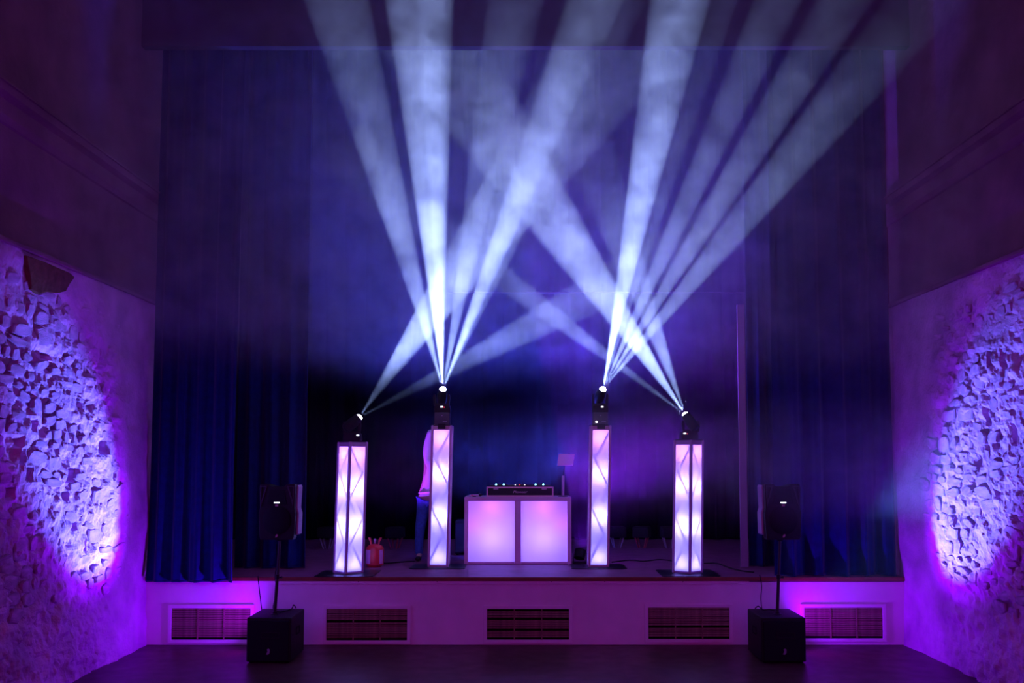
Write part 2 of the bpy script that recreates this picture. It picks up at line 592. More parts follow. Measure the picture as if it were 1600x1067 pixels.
G = 'blue stage curtains'
y0 = 0.02
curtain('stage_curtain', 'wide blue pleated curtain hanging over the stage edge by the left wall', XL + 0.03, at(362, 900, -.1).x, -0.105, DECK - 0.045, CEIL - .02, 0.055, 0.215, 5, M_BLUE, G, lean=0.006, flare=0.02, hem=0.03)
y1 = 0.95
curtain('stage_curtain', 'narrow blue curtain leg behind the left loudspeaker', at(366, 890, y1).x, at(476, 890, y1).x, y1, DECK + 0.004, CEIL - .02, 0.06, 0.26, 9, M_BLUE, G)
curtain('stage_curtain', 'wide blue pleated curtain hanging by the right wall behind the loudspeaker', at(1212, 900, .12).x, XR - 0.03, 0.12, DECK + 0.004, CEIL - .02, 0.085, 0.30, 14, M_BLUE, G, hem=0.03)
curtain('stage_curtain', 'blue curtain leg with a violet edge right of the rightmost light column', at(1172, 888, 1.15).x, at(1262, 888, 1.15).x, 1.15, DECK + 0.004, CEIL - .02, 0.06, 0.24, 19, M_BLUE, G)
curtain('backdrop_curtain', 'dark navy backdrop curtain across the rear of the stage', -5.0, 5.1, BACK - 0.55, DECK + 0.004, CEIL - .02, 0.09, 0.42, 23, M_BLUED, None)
# straight return edge of the right leg, violet light put into its colour
pe0, pe1 = at(1158, 888, 1.05), at(1170, 888, 1.05)
tag(MB().box(((pe0.x + pe1.x) / 2, 1.07, (DECK + 0.003 + 4.4) / 2), (pe1.x - pe0.x, 0.03, 4.4 - DECK - 0.003)).build('curtain_edge_strip', mat('lit_edge_cloth', (0.35, 0.20, 0.45), 0.9), bevel=0.006), 'straight narrow strip, the edge of the right curtain leg coloured as lit violet', 'post')
# batten pipe across the stage
p0, p1 = at(700, 457, 3.6), at(1178, 457, 3.6)
bt = thing('batten_pipe', 'thin horizontal batten pipe high across the dark stage', 'pipe', (p0 + p1) / 2)
c = Vector(bt.location)
MB().tube([p0 - c, p1 - c], 0.012, 10).build('pipe', mat('dull_pipe', (0.05, 0.03, 0.05), .7), bt, smooth=True)
for f in (0.1, 0.5, 0.9):
    q = p0.lerp(p1, f) - c
    MB().tube([q, (q.x, q.y, CEIL - c.z)], 0.004, 6).build('hanging_wire', M_BLACKM, bt)

# ================================================================== light columns
def light_column(px, py, corner, top_py, label, rot, lamp_dirs=1):
    """px,py: foot of the nearest corner (outer) or of the front face centre (inner)"""
    foot = deck(px, py)
    s = 0.285
    off = s / math.sqrt(2) if corner else s / 2
    base = Vector((foot.x, foot.y + off, DECK))
    hgt = at(px, top_py, foot.y).z - DECK
    g = thing('light_column', label, 'light column', base, rot, 'lit fabric truss columns on the stage')
    lean = 0.022
    lx, ly = lean * math.cos(-rot), lean * math.sin(-rot)
    def sh(b):
        b.v = [(x + lx * z, y + ly * z, z) for x, y, z in b.v]
        return b
    pl = MB().prism([(-.36, -.30), (-.30, -.36), (.30, -.36), (.36, -.30), (.36, .30), (.30, .36), (-.30, .36), (-.36, .30)], 0.0, 0.010, 'z')
    if corner:
        a = math.cos(rot), math.sin(rot)
        pl.v = [(x * a[0] + y * a[1], -x * a[1] + y * a[0], z) for x, y, z in pl.v]
    pl.v = [(x * 1.02, y * 0.80 if not corner else y, z) for x, y, z in pl.v]
    pl.build('base_plate', M_STEEL, g)
    q = s / 2 - 0.0175
    for sx, sy in ((-1, -1), (1, -1), (1, 1), (-1, 1)):
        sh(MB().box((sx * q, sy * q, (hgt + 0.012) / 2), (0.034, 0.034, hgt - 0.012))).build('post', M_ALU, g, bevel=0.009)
    # frames top and foot, joined rails
    def rails(z0, z1, nm):
        for k in range(4):
            ro = Matrix.Rotation(k * math.pi / 2, 3, 'Z')
            b = MB().box(ro @ Vector((0, -q + 0.004, 0)) + Vector((0, 0, (z0 + z1) / 2)), ((s - 0.06), 0.016, z1 - z0), ro)
            sh(b).build(nm, M_ALU, g, bevel=0.003)
    rails(hgt - 0.062, hgt - 0.004, 'top_rail')
    rails(0.014, 0.042, 'foot_rail')
    # stretched fabric panels and truss braces behind them
    for k in range(4):
        ro = Matrix.Rotation(k * math.pi / 2, 3, 'Z')
        b = MB()
        nz = 8
        for i in range(nz + 1):
            z = 0.040 + (hgt - 0.062 - 0.040) * i / nz
            for x in (-(s / 2 - 0.034), -0.05, 0.05, s / 2 - 0.034):
                bow = -0.004 * math.cos(x / (s / 2) * 1.4)
                b.v.append(tuple(ro @ Vector((x, -q + bow, z))))
        for i in range(nz):
            for x in range(3):
                o = i * 4 + x
                b.f.append((o, o + 1, o + 5, o + 4))
        pan = sh(b).build('fabric_panel', M_LYCRA, g, smooth=True)
        # diagonal truss brace just behind the fabric
        n = 5
        pts = []
        for i in range(n + 1):
            z = hgt - 0.10 - (hgt - 0.2) * i / n
            x = (0.085 if i % 2 else -0.085) * (1 if (k % 2 == 0) == corner else -1)
            pts.append(ro @ Vector((x, -q + 0.034, z)))
        sh(MB().tube(pts, 0.0085, 8)).build('truss_brace', M_WHITE, g)
    sh(MB().box((0, 0, hgt + 0.002), (s * .93, s * .93, 0.012))).build('top_plate', M_BLACK, g, bevel=0.003)
    # floor lamp inside, pointing up the column
    MB().lathe([(0.045, 0.012), (0.06, 0.02), (0.066, 0.09), (0.058, 0.092), (0.05, 0.075)], n=20).build('inner_lamp', M_BLACK, g, smooth=True)
    def L(n, z, P, colr, rad=0.035):
        lo = lamp(n, 'POINT', base + Vector((lean * z, 0, z)), P, colr, g, rad)
        return lo
    L('column_light', 0.13, COLP * .55, (0.20, 0.165, 1.0))
    L('column_light', hgt * 0.36, COLP * 1.0, (0.25, 0.21, 1.0))
    L('column_light', hgt * 0.66, COLP * 1.0, (0.31, 0.215, 1.0))
    L('column_light', hgt - 0.16, COLP * .55, (0.42, 0.17, 1.0))
    return base, hgt
COLP = 8.0
c1 = light_column(539.5, 899.5, True, 690, 'leftmost lit column, standing cornerwise at the stage edge', R(45))
c2 = light_column(684, 887.5, False, 664.5, 'lit column left of the DJ booth with a person behind it', 0)
c3 = light_column(935.5, 887.5, False, 664.5, 'lit column just right of the DJ booth', 0)
c4 = light_column(1078.5, 899, True, 687, 'rightmost lit column, standing cornerwise at the stage edge', R(45))

# ================================================================== moving heads
BEAMP = 30000.0
M_LENS = emis('beam_lens', (0.85, 0.92, 1.0), 60.0)
M_DISP = emis('white_display', (0.85, 0.9, 1.0), 2.5)
M_REDLED = emis('red_indicator', (1.0, 0.05, 0.08), 2.0)
def moving_head(colb, lens_px, disp_px, beams, label, riser=False, red=True, white_dot=None):
    base, hgt = colb
    ztop = DECK + hgt + 0.0085
    cx = base.x + 0.022 * hgt
    cy = base.y
    if riser:
        rb = thing('riser_box', 'dark box between light column and moving head, ' + riser, 'box', (cx, cy, ztop))
        MB().box((0, 0, 0.085), (0.205, 0.20, 0.166)).build('body', mat('dark_grey_paint', (0.05, 0.035, 0.06), 0.6), rb, bevel=0.006)
        MB().box((0.0, -0.155, -0.022), (0.105, 0.012, 0.075)).build('bracket', M_BLACK, rb, bevel=0.002)
        MB().box((0.0, -0.125, 0.012), (0.105, 0.06, 0.008)).build('bracket_tongue', M_BLACK, rb)
        # pale maker's lettering, too small to read, as a short raised bar, and a screw
        MB().box((0.040, -0.1015, 0.042), (0.060, 0.003, 0.007)).build('name_strip', mat('pale_print', (0.4, 0.35, 0.45), 0.6), rb)
        MB().tube([(0.0, -0.1, 0.125), (0.0, -0.104, 0.125)], 0.006, 8).build('screw', M_ALU, rb)
        if white_dot:
            p = at(white_dot[0], white_dot[1], cy - 0.105) - Vector((cx, cy, ztop))
            MB().lathe([(0.012, 0), (0.012, 0.006), (0.006, 0.011)], p, 12, Matrix.Rotation(R(90), 3, 'X')).build('indicator_light', emis('white_indicator', (0.9, 0.9, 1), 12.0), rb)
        ztop += 0.169
    lens = at(lens_px[0], lens_px[1], cy - 0.02)
    m = thing('moving_head_light', label, 'stage light', (cx, cy, ztop), 0, 'moving head lights on the columns')
    def loc(p):
        return Vector(p) - Vector((cx, cy, ztop))
    l = loc(lens)
    # base with tapered shoulders
    bh = 0.105
    MB().prism([(-.105, 0), (.105, 0), (.11, .03), (.10, bh - .01), (.085, bh), (-.085, bh), (-.10, bh - .01), (-.11, .03)], -0.095, 0.095, 'y').build('base', M_BLACK, m, bevel=0.006)
    dp = loc(at(disp_px[0], disp_px[1], cy - 0.097))
    MB().box((dp.x, -0.0965, min(max(dp.z, 0.03), bh - .03)), (0.034, 0.004, 0.017)).build('display', M_DISP, m)
    if red:
        MB().box((dp.x + 0.034, -0.0965, min(max(dp.z, 0.03), bh - .03) - 0.005), (0.010, 0.004, 0.010)).build('indicator_light', M_REDLED, m)
    # direction of the whole fan
    d = Vector((0, 0, 0))
    for b in beams:
        d += (b['t'] - lens).normalized()
    d.normalize()
    pivot = l - d * 0.135
    # yoke: U bracket from the base up to the pivot
    px_, pz = 0.105, max(pivot.z, bh + 0.05)
    U = [(-px_, bh - .01), (px_, bh - .01), (px_ + .012, pz - .01), (px_ + .004, pz + .035), (px_ - .018, pz + .035), (px_ - .024, pz - .01), (px_ - .026, bh + .02), (-px_ + .026, bh + .02), (-px_ + .024, pz - .01), (-px_ + .018, pz + .035), (-px_ - .004, pz + .035), (-px_ - .012, pz - .01)]
    yo = MB().prism([(x + pivot.x, z) for x, z in U], -0.032, 0.032, 'y')
    yo.build('yoke', M_BLACK, m, bevel=0.004)
    ro = d.to_track_quat('Z', 'Y').to_matrix()
    prof = [(0.035, -0.11), (0.062, -0.10), (0.070, -0.03), (0.070, 0.05), (0.060, 0.085), (0.057, 0.132), (0.048, 0.134), (0.044, 0.120)]
    MB().lathe(prof, pivot, 22, ro).build('head', M_BLACK, m, smooth=True)
    MB().lathe([(0.044, 0.0), (0.041, 0.014), (0.032, 0.028), (0.018, 0.037), (0.006, 0.040)], l - d * 0.008, 22, ro).build('lens', M_LENS, m, smooth=True)
    for b in beams:
        dd = (b['t'] - lens).normalized()
        lamp('beam', 'SPOT', lens + dd * 0.05, BEAMP * b['p'], b.get('c', (0.43, 0.53, 1.0)), m, 0.012, lens + dd * 3, b['h'] * (0.80 if abs(b['t'].y - YT) < .1 else 1), b.get('b', 0.25))

def B(px, py, Y, h, p, **k):
    return dict(t=at(px, py, Y), h=h, p=p, **k)
YT = -2.0
moving_head(c2, (692, 608), (690, 635), [
    B(527, 0, YT, 5.2, .55), B(655, 0, YT, 5.6, 1.5), B(672, 0, YT, 2.6, .8), B(805, 0, YT, 4.6, .40), B(930, 0, YT, 4.2, .8), B(945, 0, YT, 6.0, .25)],
    'moving head light on the column left of the booth, fanning white beams', 'left of booth')
moving_head(c3, (942, 608), (941, 633), [
    B(1062, 0, YT, 4.9, 1.5), B(1130, 0, YT, 2.4, .35), B(1215, 0, YT, 3.6, .50), B(1300, 30, -2.6, 2.7, .55), B(1395, 60, -3.2, 3.0, .50)],
    'moving head light on the column right of the booth, fanning white beams', 'right of booth', red=False, white_dot=(932, 659))
moving_head(c1, (561, 652), (559, 679), [
    B(770, 350, 1.2, 7.5, .6), B(840, 505, 1.2, 4.6, .42)],
    'moving head light on the leftmost column, beaming up to the right', red=False)
moving_head(c4, (1071, 648), (1070, 675), [
    B(850, 320, 1.2, 6.5, .8), B(860, 490, 1.2, 3.4, .40), B(1010, 480, 1.2, 5.0, .35)],
    'moving head light on the rightmost column, beaming up to the left')

# ================================================================== DJ booth
bf = deck(809, 882)
BX, BY = bf.x, bf.y
bw_, bh_ = at(893.5, 880, BY).x - at(725.5, 880, BY).x, at(809, 776.5, BY).z - DECK
bd = 0.62
bo = thing('dj_booth', 'white framed DJ booth with two glowing pink violet front panels', 'dj booth', (BX, BY, DECK))
fr = 0.055
def bar(name, c, size):
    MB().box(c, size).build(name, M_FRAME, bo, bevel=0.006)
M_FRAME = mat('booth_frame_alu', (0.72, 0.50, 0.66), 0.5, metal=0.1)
for sx in (-1, 1):
    bar('post', (sx * (bw_ / 2 - fr / 2), 0.03, (bh_ - fr) / 2), (fr, 0.06, bh_ - fr))
    bar('rear_post', (sx * (bw_ / 2 - fr / 2), bd - 0.03, (bh_ - fr) / 2), (fr, 0.06, bh_ - fr))
    MB().box((sx * (bw_ / 2 - 0.012), bd / 2, (bh_ - fr) / 2), (0.012, bd - 0.12, bh_ - fr - .01)).build('side_panel', mat('grey_booth_board', (0.25, 0.2, 0.24), 0.6), bo)
bar('middle_post', (0, 0.03, (bh_ - fr) / 2), (0.085, 0.06, bh_ - fr))
bar('foot_rail', (-(bw_ / 4) + .005, 0.03, 0.02), (bw_ / 2 - fr - .05, 0.05, 0.034))
bar('foot_rail', ((bw_ / 4) - .005, 0.03, 0.02), (bw_ / 2 - fr - .05, 0.05, 0.034))
MB().box((0, bd / 2, bh_ - fr / 2), (bw_, bd, fr)).build('table_top', M_FRAME, bo, bevel=0.006)
for sx in (-1, 1):
    pw = bw_ / 2 - fr - 0.0425
    pc = sx * (0.0425 + pw / 2)
    pz0, pz1 = 0.036, bh_ - fr
    MB().add([(pc - pw / 2, 0.035, pz0), (pc + pw / 2, 0.035, pz0), (pc + pw / 2, 0.035, pz1), (pc - pw / 2, 0.035, pz1)], [(0, 1, 2, 3)]).build('front_panel', M_ACRYL, bo, fix=False)
    wp = lambda x, y, z: Vector((BX + x, BY + y, DECK + z))
    MB().lathe([(0.05, 0.0), (0.06, 0.01), (0.065, 0.08), (0.055, 0.085)], (pc, 0.42, 0), 18).build('inner_lamp', M_BLACK, bo, smooth=True)
    lamp('booth_light', 'POINT', wp(pc, 0.33, 0.36), 11.0, (0.18, 0.135, 1.0), bo, 0.06)
    lamp('booth_light', 'POINT', wp(pc, 0.22, bh_ - 0.13), 1.7, (0.55, 0.10, 1.0), bo, 0.06)
    lamp('booth_light', 'POINT', wp(pc + sx * 0.25, 0.20, 0.55), 0.45, (0.8, 0.0, 1.0), bo, 0.05)
# back board so the glow stays in
MB().box((0, bd - 0.05, (bh_ - fr) / 2), (bw_ - 2 * fr, 0.012, bh_ - fr - .01)).build('back_board', M_WHITE, bo)

TOP = DECK + bh_ + 0.0005
# DJ controller in its open case
cf = (BX + 0.0, BY + 0.10)
cl, cr_ = at(760, 775, BY + .06).x, at(865, 775, BY + .06).x
cw = cr_ - cl
ch = at(800, 760.5, BY + .06).z - TOP
dj = thing('dj_controller', 'DJ controller with blue lights in a metal edged case on the booth', 'dj controller', ((cl + cr_) / 2, BY + 0.06, TOP))
MB().box((0, 0.2, ch / 2), (cw - .01, 0.38, ch - .004)).build('case_body', M_BLACK, dj)
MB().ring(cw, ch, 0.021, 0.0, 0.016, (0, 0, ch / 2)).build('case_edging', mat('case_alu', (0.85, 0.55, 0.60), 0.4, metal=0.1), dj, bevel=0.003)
for x in (-cw * .36, cw * .36):
    MB().box((x, 0.0, ch - 0.030), (0.07, 0.012, 0.016)).build('latch', M_ALU, dj, bevel=0.003)
MB().box((0, 0.22, ch + 0.010), (cw - .08, 0.30, 0.022)).build('controller_body', M_BLACK, dj, bevel=0.004)
M_CY = emis('cyan_light', (0.25, 0.75, 1.0), 7.0)
M_WH = emis('warm_white_light', (1.0, 0.8, 0.9), 3.0)
for px in (775, 787, 837, 849):
    x = at(px, 760, BY + .1).x - (cl + cr_) / 2
    MB().lathe([(0.011, 0), (0.011, 0.012), (0.006, 0.018)], (x, 0.10, ch + 0.021), 10).build('cue_light', M_CY, dj)
for px, mm in ((805, M_WH), (812, M_REDLED), (820, M_WH)):
    x = at(px, 760, BY + .1).x - (cl + cr_) / 2
    MB().lathe([(0.008, 0), (0.008, 0.006), (0.004, 0.009)], (x, 0.085, ch + 0.021), 10).build('fader_light', mm, dj)
for sx in (-1, 1):
    MB().lathe([(0.085, 0), (0.085, 0.008), (0.07, 0.012), (0.02, 0.012)], (sx * cw * .27, 0.22, ch + 0.021), 24).build('jog_wheel', M_STEEL, dj, smooth=True)
for i in range(6):
    MB().lathe([(0.009, 0), (0.008, 0.016), (0.006, 0.018)], (-0.06 + 0.024 * i, 0.16, ch + 0.021), 10).build('knob', M_BLACK, dj)
# maker's name on the case
tcv = bpy.data.curves.new('lettering', 'FONT')
tcv.body = 'Pioneer'
tcv.size = 0.075
tcv.shear = 0.25
tcv.extrude = 0.0015
tcv.align_x = 'CENTER'
tcv.align_y = 'CENTER'
to = bpy.data.objects.new('tmp_text', tcv)
COL.objects.link(to)
bpy.context.view_layer.update()
tme = bpy.data.meshes.new_from_object(to.evaluated_get(bpy.context.evaluated_depsgraph_get()))
bpy.data.objects.remove(to)
tme.materials.clear()
tme.materials.append(mat('silver_print', (0.95, 0.7, 0.8), 0.5))
lt = link('lettering', tme, dj)
lt.location = (0.0, 0.0085, ch / 2 - 0.003)
lt.rotation_euler = (math.pi / 2, 0, 0)
lt.scale = (0.85, 0.62, 1)

# small microphone lying on the booth
mp = at(741, 774, BY + .12)
mi = thing('microphone', 'small microphone lying on the left end of the booth top', 'microphone', (mp.x, BY + 0.12, TOP))
MB().tube([(-0.07, 0, 0.018), (0.06, 0.01, 0.018)], [0.011, 0.015], 12).build('handle', M_ALU, mi, smooth=True)
MB().lathe([(0.015, 0.0), (0.024, 0.012), (0.024, 0.03), (0.012, 0.045)], (0.06, 0.01, 0.026), 14, Matrix.Rotation(R(90), 3, 'Y')).build('grille_ball', M_STEEL, mi, smooth=True)
MB().box((-0.03, -0.012, 0.022), (0.016, 0.008, 0.012)).build('red_switch', emis('red_switch_glow', (0.8, .05, .2), .6), mi)
MB().prism([(-.03, 0), (.03, 0), (.018, .010), (-.018, .010)], -0.02, 0.02, 'y').build('cradle', M_BLACK, mi)

# tablet on a short stand at the right end of the booth
sp = at(879.5, 774, BY + .2)
ts = thing('tablet_stand', 'pale tablet on a slim stand at the right end of the booth', 'stand', (sp.x, BY + 0.2, TOP))
def tl(px, py, dy=0.0):
    return at(px, py, BY + .2 + dy) - Vector(ts.location)
MB().lathe([(0.07, 0), (0.07, 0.006), (0.025, 0.012)], n=20).build('foot', M_BLACK, ts)
zt0 = tl(879, 743).z
MB().tube([(0, 0, 0.01), (0.004, 0, zt0)], 0.019, 14).build('lower_tube', mat('pale_tube', (0.7, 0.62, 0.72), 0.4), ts, smooth=True)
MB().tube([(0.004, 0, zt0 - .01), tl(883, 724, .02)], 0.006, 8).build('upper_rod', M_BLACKM, ts, smooth=True)
cs = [tl(873, 709, .03), tl(898, 709.5, .03), tl(895.5, 727.5), tl(870.5, 727.5)]
tb = MB()
tb.v = [tuple(p) for p in cs] + [tuple(p + Vector((0, 0.010, 0.003))) for p in cs]
tb.f = [(0, 1, 2, 3), (7, 6, 5, 4)] + [(i, (i + 1) % 4, 4 + (i + 1) % 4, 4 + i) for i in range(4)]
tb.build('tablet', mat('pale_tablet', (0.9, 0.7, 0.9), 0.5), ts, bevel=0.002)

# flight case left of the booth, wash light right of it
fcx = deck(717, 868)
fc = thing('flight_case', 'dark flight case in shadow at the left side of the booth', 'case', (fcx.x + .05, fcx.y, DECK))
MB().box((0, 0.25, 0.27), (0.22, 0.4, 0.5)).build('body', mat('dark_case', (0.012, 0.008, 0.018), 0.7), fc, bevel=0.008)
for z in (0.05, 0.49):
    MB().box((0, 0.045, z), (0.224, 0.02, 0.025)).build('edge_strip', M_STEEL, fc, bevel=0.003)
MB().box((-0.115, 0.2, 0.28), (0.012, 0.1, 0.06)).build('handle', M_STEEL, fc, bevel=0.003)
for x in (-.08, .08):
    for y in (.1, .4):
        MB().lathe([(0.02, 0.0), (0.022, 0.010), (0.018, 0.024)], (x, y, 0), 12).build('foot', M_BLACKM, fc)

def wash(name, loc, label, colr, power, half, target, lens=(0.6, 0.3, 1.0), size=1.0, spots=()):
    g = thing(name, label, 'stage light', loc)
    MB().prism([(-.11 * size, 0), (.11 * size, 0), (.10 * size, .02), (-.10 * size, .02)], -0.09 * size, 0.09 * size, 'y').build('base', M_BLACK, g)
    d = (Vector(target) - Vector(loc)).normalized()
    ro = d.to_track_quat('Z', 'Y').to_matrix()
    pv = Vector((0, 0, 0.13 * size))
    for sx in (-1, 1):
        MB().box((sx * .095 * size, 0, .075 * size), (0.010, 0.04 * size, 0.13 * size)).build('bracket', M_BLACK, g)
    MB().lathe([(0.05 * size, -.08 * size), (.075 * size, -.07 * size), (.082 * size, .05 * size), (.075 * size, .055 * size), (.07 * size, .035 * size)], pv, 20, ro).build('housing', M_BLACK, g, smooth=True)
    MB().lathe([(0.068 * size, 0), (0.06 * size, .006), (0.02 * size, .010)], pv + d * .036 * size, 20, ro).build('lens', emis('lens_' + name + str(len(MATS)), lens, 2.0), g, smooth=True)
    src = Vector(loc) + pv + d * (.08 * size)
    for tg, cc, pw, hf, bl in [(target, colr, power, half, .6)] + list(spots):
        lamp('wash_beam', 'SPOT', src, pw, cc, g, 0.03, Vector(src) + (Vector(tg) - Vector(loc)), hf, bl)
    return g
wl1 = deck(907, 881)
wash('wash_light', (wl1.x, wl1.y + .1, DECK), 'small dark floor wash light between booth and right inner column', (0.26, 0.01, 1.0), 1700, 55, (wl1.x + .55, wl1.y + 1.3, DECK + 2.4), (0.8, 0.5, 1))
wl2 = deck(551, 883)
wash('wash_light', (wl2.x, wl2.y, DECK), 'added floor wash light, unseen behind the leftmost column', (0.30, 0.02, 1.0), 330, 30, (at(664, 800, wl2.y).x, wl2.y + .2, DECK + 1.5), (0.5, 0.3, 1))  # lamp added out of sight to turn the person and nearby haze violet
wash('wash_light', (BX - .2, BY + 1.15, DECK), 'added floor wash light, unseen behind the DJ booth', (0.05, 0.065, 1.0), 3600, 52, (BX - .2, BY + .80, DECK + 4.0), (0.2, 0.3, 1))  # lamp added out of sight to give the upper haze its blue glow

# red gas tank
tk = deck(583.5, 887)
tg = thing('gas_cylinder', 'small red balloon gas cylinder beside the leftmost column', 'gas cylinder', (tk.x, tk.y + .12, DECK))
MB().lathe([(0.085, 0.0), (0.095, 0.012), (0.118, 0.03), (0.122, 0.06), (0.122, 0.235), (0.112, 0.268), (0.085, 0.292), (0.045, 0.305), (0.03, 0.308)], n=28).build('tank', M_RED, tg, smooth=True)
for sx in (-1, 1):
    b = MB().prism([(sx * .040, .295), (sx * .062, .290), (sx * .068, .34), (sx * .095, .385), (sx * .085, .398), (sx * .055, .385), (sx * .045, .345)], -0.022, 0.022, 'y')
    b.build('handle', M_RED, tg, bevel=0.004)
MB().lathe([(0.012, 0.305), (0.012, 0.35), (0.02, 0.352), (0.02, 0.372), (0.008, 0.378)], n=12).build('valve', M_ALU, tg, smooth=True)
def band(a0, a1, z0, z1, nm):
    b = MB()
    n = 8
    for rr in (0.1225, 0.1245):
        for z in (z0, z1):
            for i in range(n + 1):
                a = R(a0 + (a1 - a0) * i / n)
                b.v.append((rr * math.sin(a), -rr * math.cos(a), z))
    k = n + 1
    for i in range(n):
        b.f += [(2 * k + i, 2 * k + i + 1, 3 * k + i + 1, 3 * k + i), (i + 1, i, k + i, k + i + 1), (i, i + 1, 2 * k + i + 1, 2 * k + i), (k + i + 1, k + i, 3 * k + i, 3 * k + i + 1)]
    b.build(nm, mat('pale_label', (0.72, 0.3, 0.62), 0.5), tg)
band(-62, -22, 0.05, 0.235, 'label_sticker')
band(38, 66, 0.05, 0.235, 'label_sticker')

# cables on the deck
def cable(name, pts, label, r=0.008, m=None, sub=8):
    pts = [Vector(p) for p in pts]
    out = []
    for i in range(len(pts) - 1):
        p0, p1, p2, p3 = pts[max(i - 1, 0)], pts[i], pts[i + 1], pts[min(i + 2, len(pts) - 1)]
        for k in range(sub):
            t = k / sub
            out.append(0.5 * ((2 * p1) + (p2 - p0) * t + (2 * p0 - 5 * p1 + 4 * p2 - p3) * t * t + (3 * p1 - p0 - 3 * p2 + p3) * t ** 3))
    out.append(pts[-1])
    c = out[0].copy()
    o = MB().tube([p - c for p in out], r, 8).build(name, m or M_BLACKM, smooth=True)
    o.location = c
    return tag(o, label, 'cable')
zc = Vector((0, 0, 0.0085))
cable('power_cable', [deck(a, b) + zc for a, b in ((956, 879), (985, 876), (1005, 877.5), (1030, 875), (1050, 877))], 'black cable between the two right light columns')
cable('power_cable', [deck(a, b) + zc for a, b in ((1100, 881), (1120, 881), (1140, 888), (1160, 893), (1178, 895))], 'black cable running from the rightmost column to the right curtain')
cable('power_cable', [deck(a, b) + zc for a, b in ((598, 881), (615, 880), (632, 878.5), (648, 878))], 'black cable lying between gas cylinder and person')

# low stools at the back of the stage, only their feet catch the light
def stool(px, py, m, label):
    p = deck(px, py)
    g = thing('low_stool', label, 'stool', (p.x, p.y, DECK), random.uniform(-.4, .4), 'low stools at the back of the stage')
    MB().box((0, 0, 0.26), (0.26, 0.26, 0.18)).build('seat', M_BLACKM, g, bevel=0.02)
    for sx in (-1, 1):
        for sy in (-1, 1):
            MB().tube([(sx * .09, sy * .09, 0.175), (sx * .045, sy * .05, 0.0)], [0.015, 0.009], 8).build('leg', m, g, smooth=True)
PALE = mat('pale_legs', (0.32, 0.30, 0.34), 0.5)
REDL = mat('red_legs', (0.35, 0.03, 0.05), 0.5)
stool(511, 857, PALE, 'low black stool with pale legs, left of the leftmost column')
stool(617, 857, REDL, 'low black stool with red legs, right of the gas cylinder')
stool(964, 856, PALE, 'low black stool with pale legs, just right of the right inner column')
stool(1003, 856, REDL, 'low black stool with red legs, between the two right columns')
stool(1045, 856, PALE, 'low black stool with pale legs, left of the rightmost column')

# ================================================================== subwoofers, poles, loudspeakers
def sub(px, mirror, label):
    f = onz(px, 1037, 0.0)
    sx = -1 if mirror else 1
    w, d, h = 0.50, 0.68, 0.505
    g = thing('subwoofer', label, 'subwoofer', (f.x + sx * w / 2, f.y, 0), 0, 'black subwoofers on the hall floor')
    MB().box((0, d / 2 + .01, h / 2 + .008), (w, d - .02, h - .016)).build('cabinet', M_BLACK, g, bevel=0.014, seg=3)
    # perforated front with a slot port
    b = MB().prism([(-w / 2 + .02, .03), (w / 2 - .02, .03), (w / 2 - .02, h - .03), (-w / 2 + .02, h - .03)], -0.004, 0.012, 'y')
    b.build('front_grille', M_BLACKM, g, bevel=0.006)
    MB().ring(0.21, 0.075, 0.012, -0.008, 0.0, (0.02, 0, h * .62)).build('port_frame', M_BLACK, g, bevel=0.002)
    e = MB().prism([(-.020, -.030), (.004, -.034), (.020, -.012), (.022, .022), (.006, .034), (-.010, .026), (-.004, .0)], -0.009, -0.004, 'y')
    e.v = [(x * 1.0 + .0, y, z + 0.135) for x, y, z in e.v]
    e.build('emblem', mat('grey_emblem', (0.25, 0.2, 0.28), 0.5), g)
    for s_ in (-1, 1):
        MB().ring(0.17, 0.09, 0.018, -0.006, 0.004, (0, 0, 0)).build('side_handle', M_BLACKM, g).matrix_local = Matrix.Translation((s_ * w / 2, d * .5, h * .62)) @ Matrix.Rotation(R(90), 4, 'Z')
        for y in (.06, d - .06):
            MB().lathe([(0.022, 0.0), (0.024, 0.009)], (s_ * (w / 2 - .05), y, 0), 12).build('foot', M_BLACKM, g)
    MB().lathe([(0.045, 0), (0.045, 0.008), (0.024, 0.010), (0.024, 0.03)], (0, d * .40, h - .001), 20).build('pole_socket', M_STEEL, g, smooth=True)
    return g, Vector((f.x + sx * w / 2, f.y + d * .40, h)), Vector((f.x + sx * w / 2, f.y + d, h))
s1, sp1, sb1 = sub(383.5, False, 'black subwoofer on the floor in front of the left vent grilles')
s2, sp2, sb2 = sub(1261, True, 'black subwoofer on the floor in front of the right vent grilles')

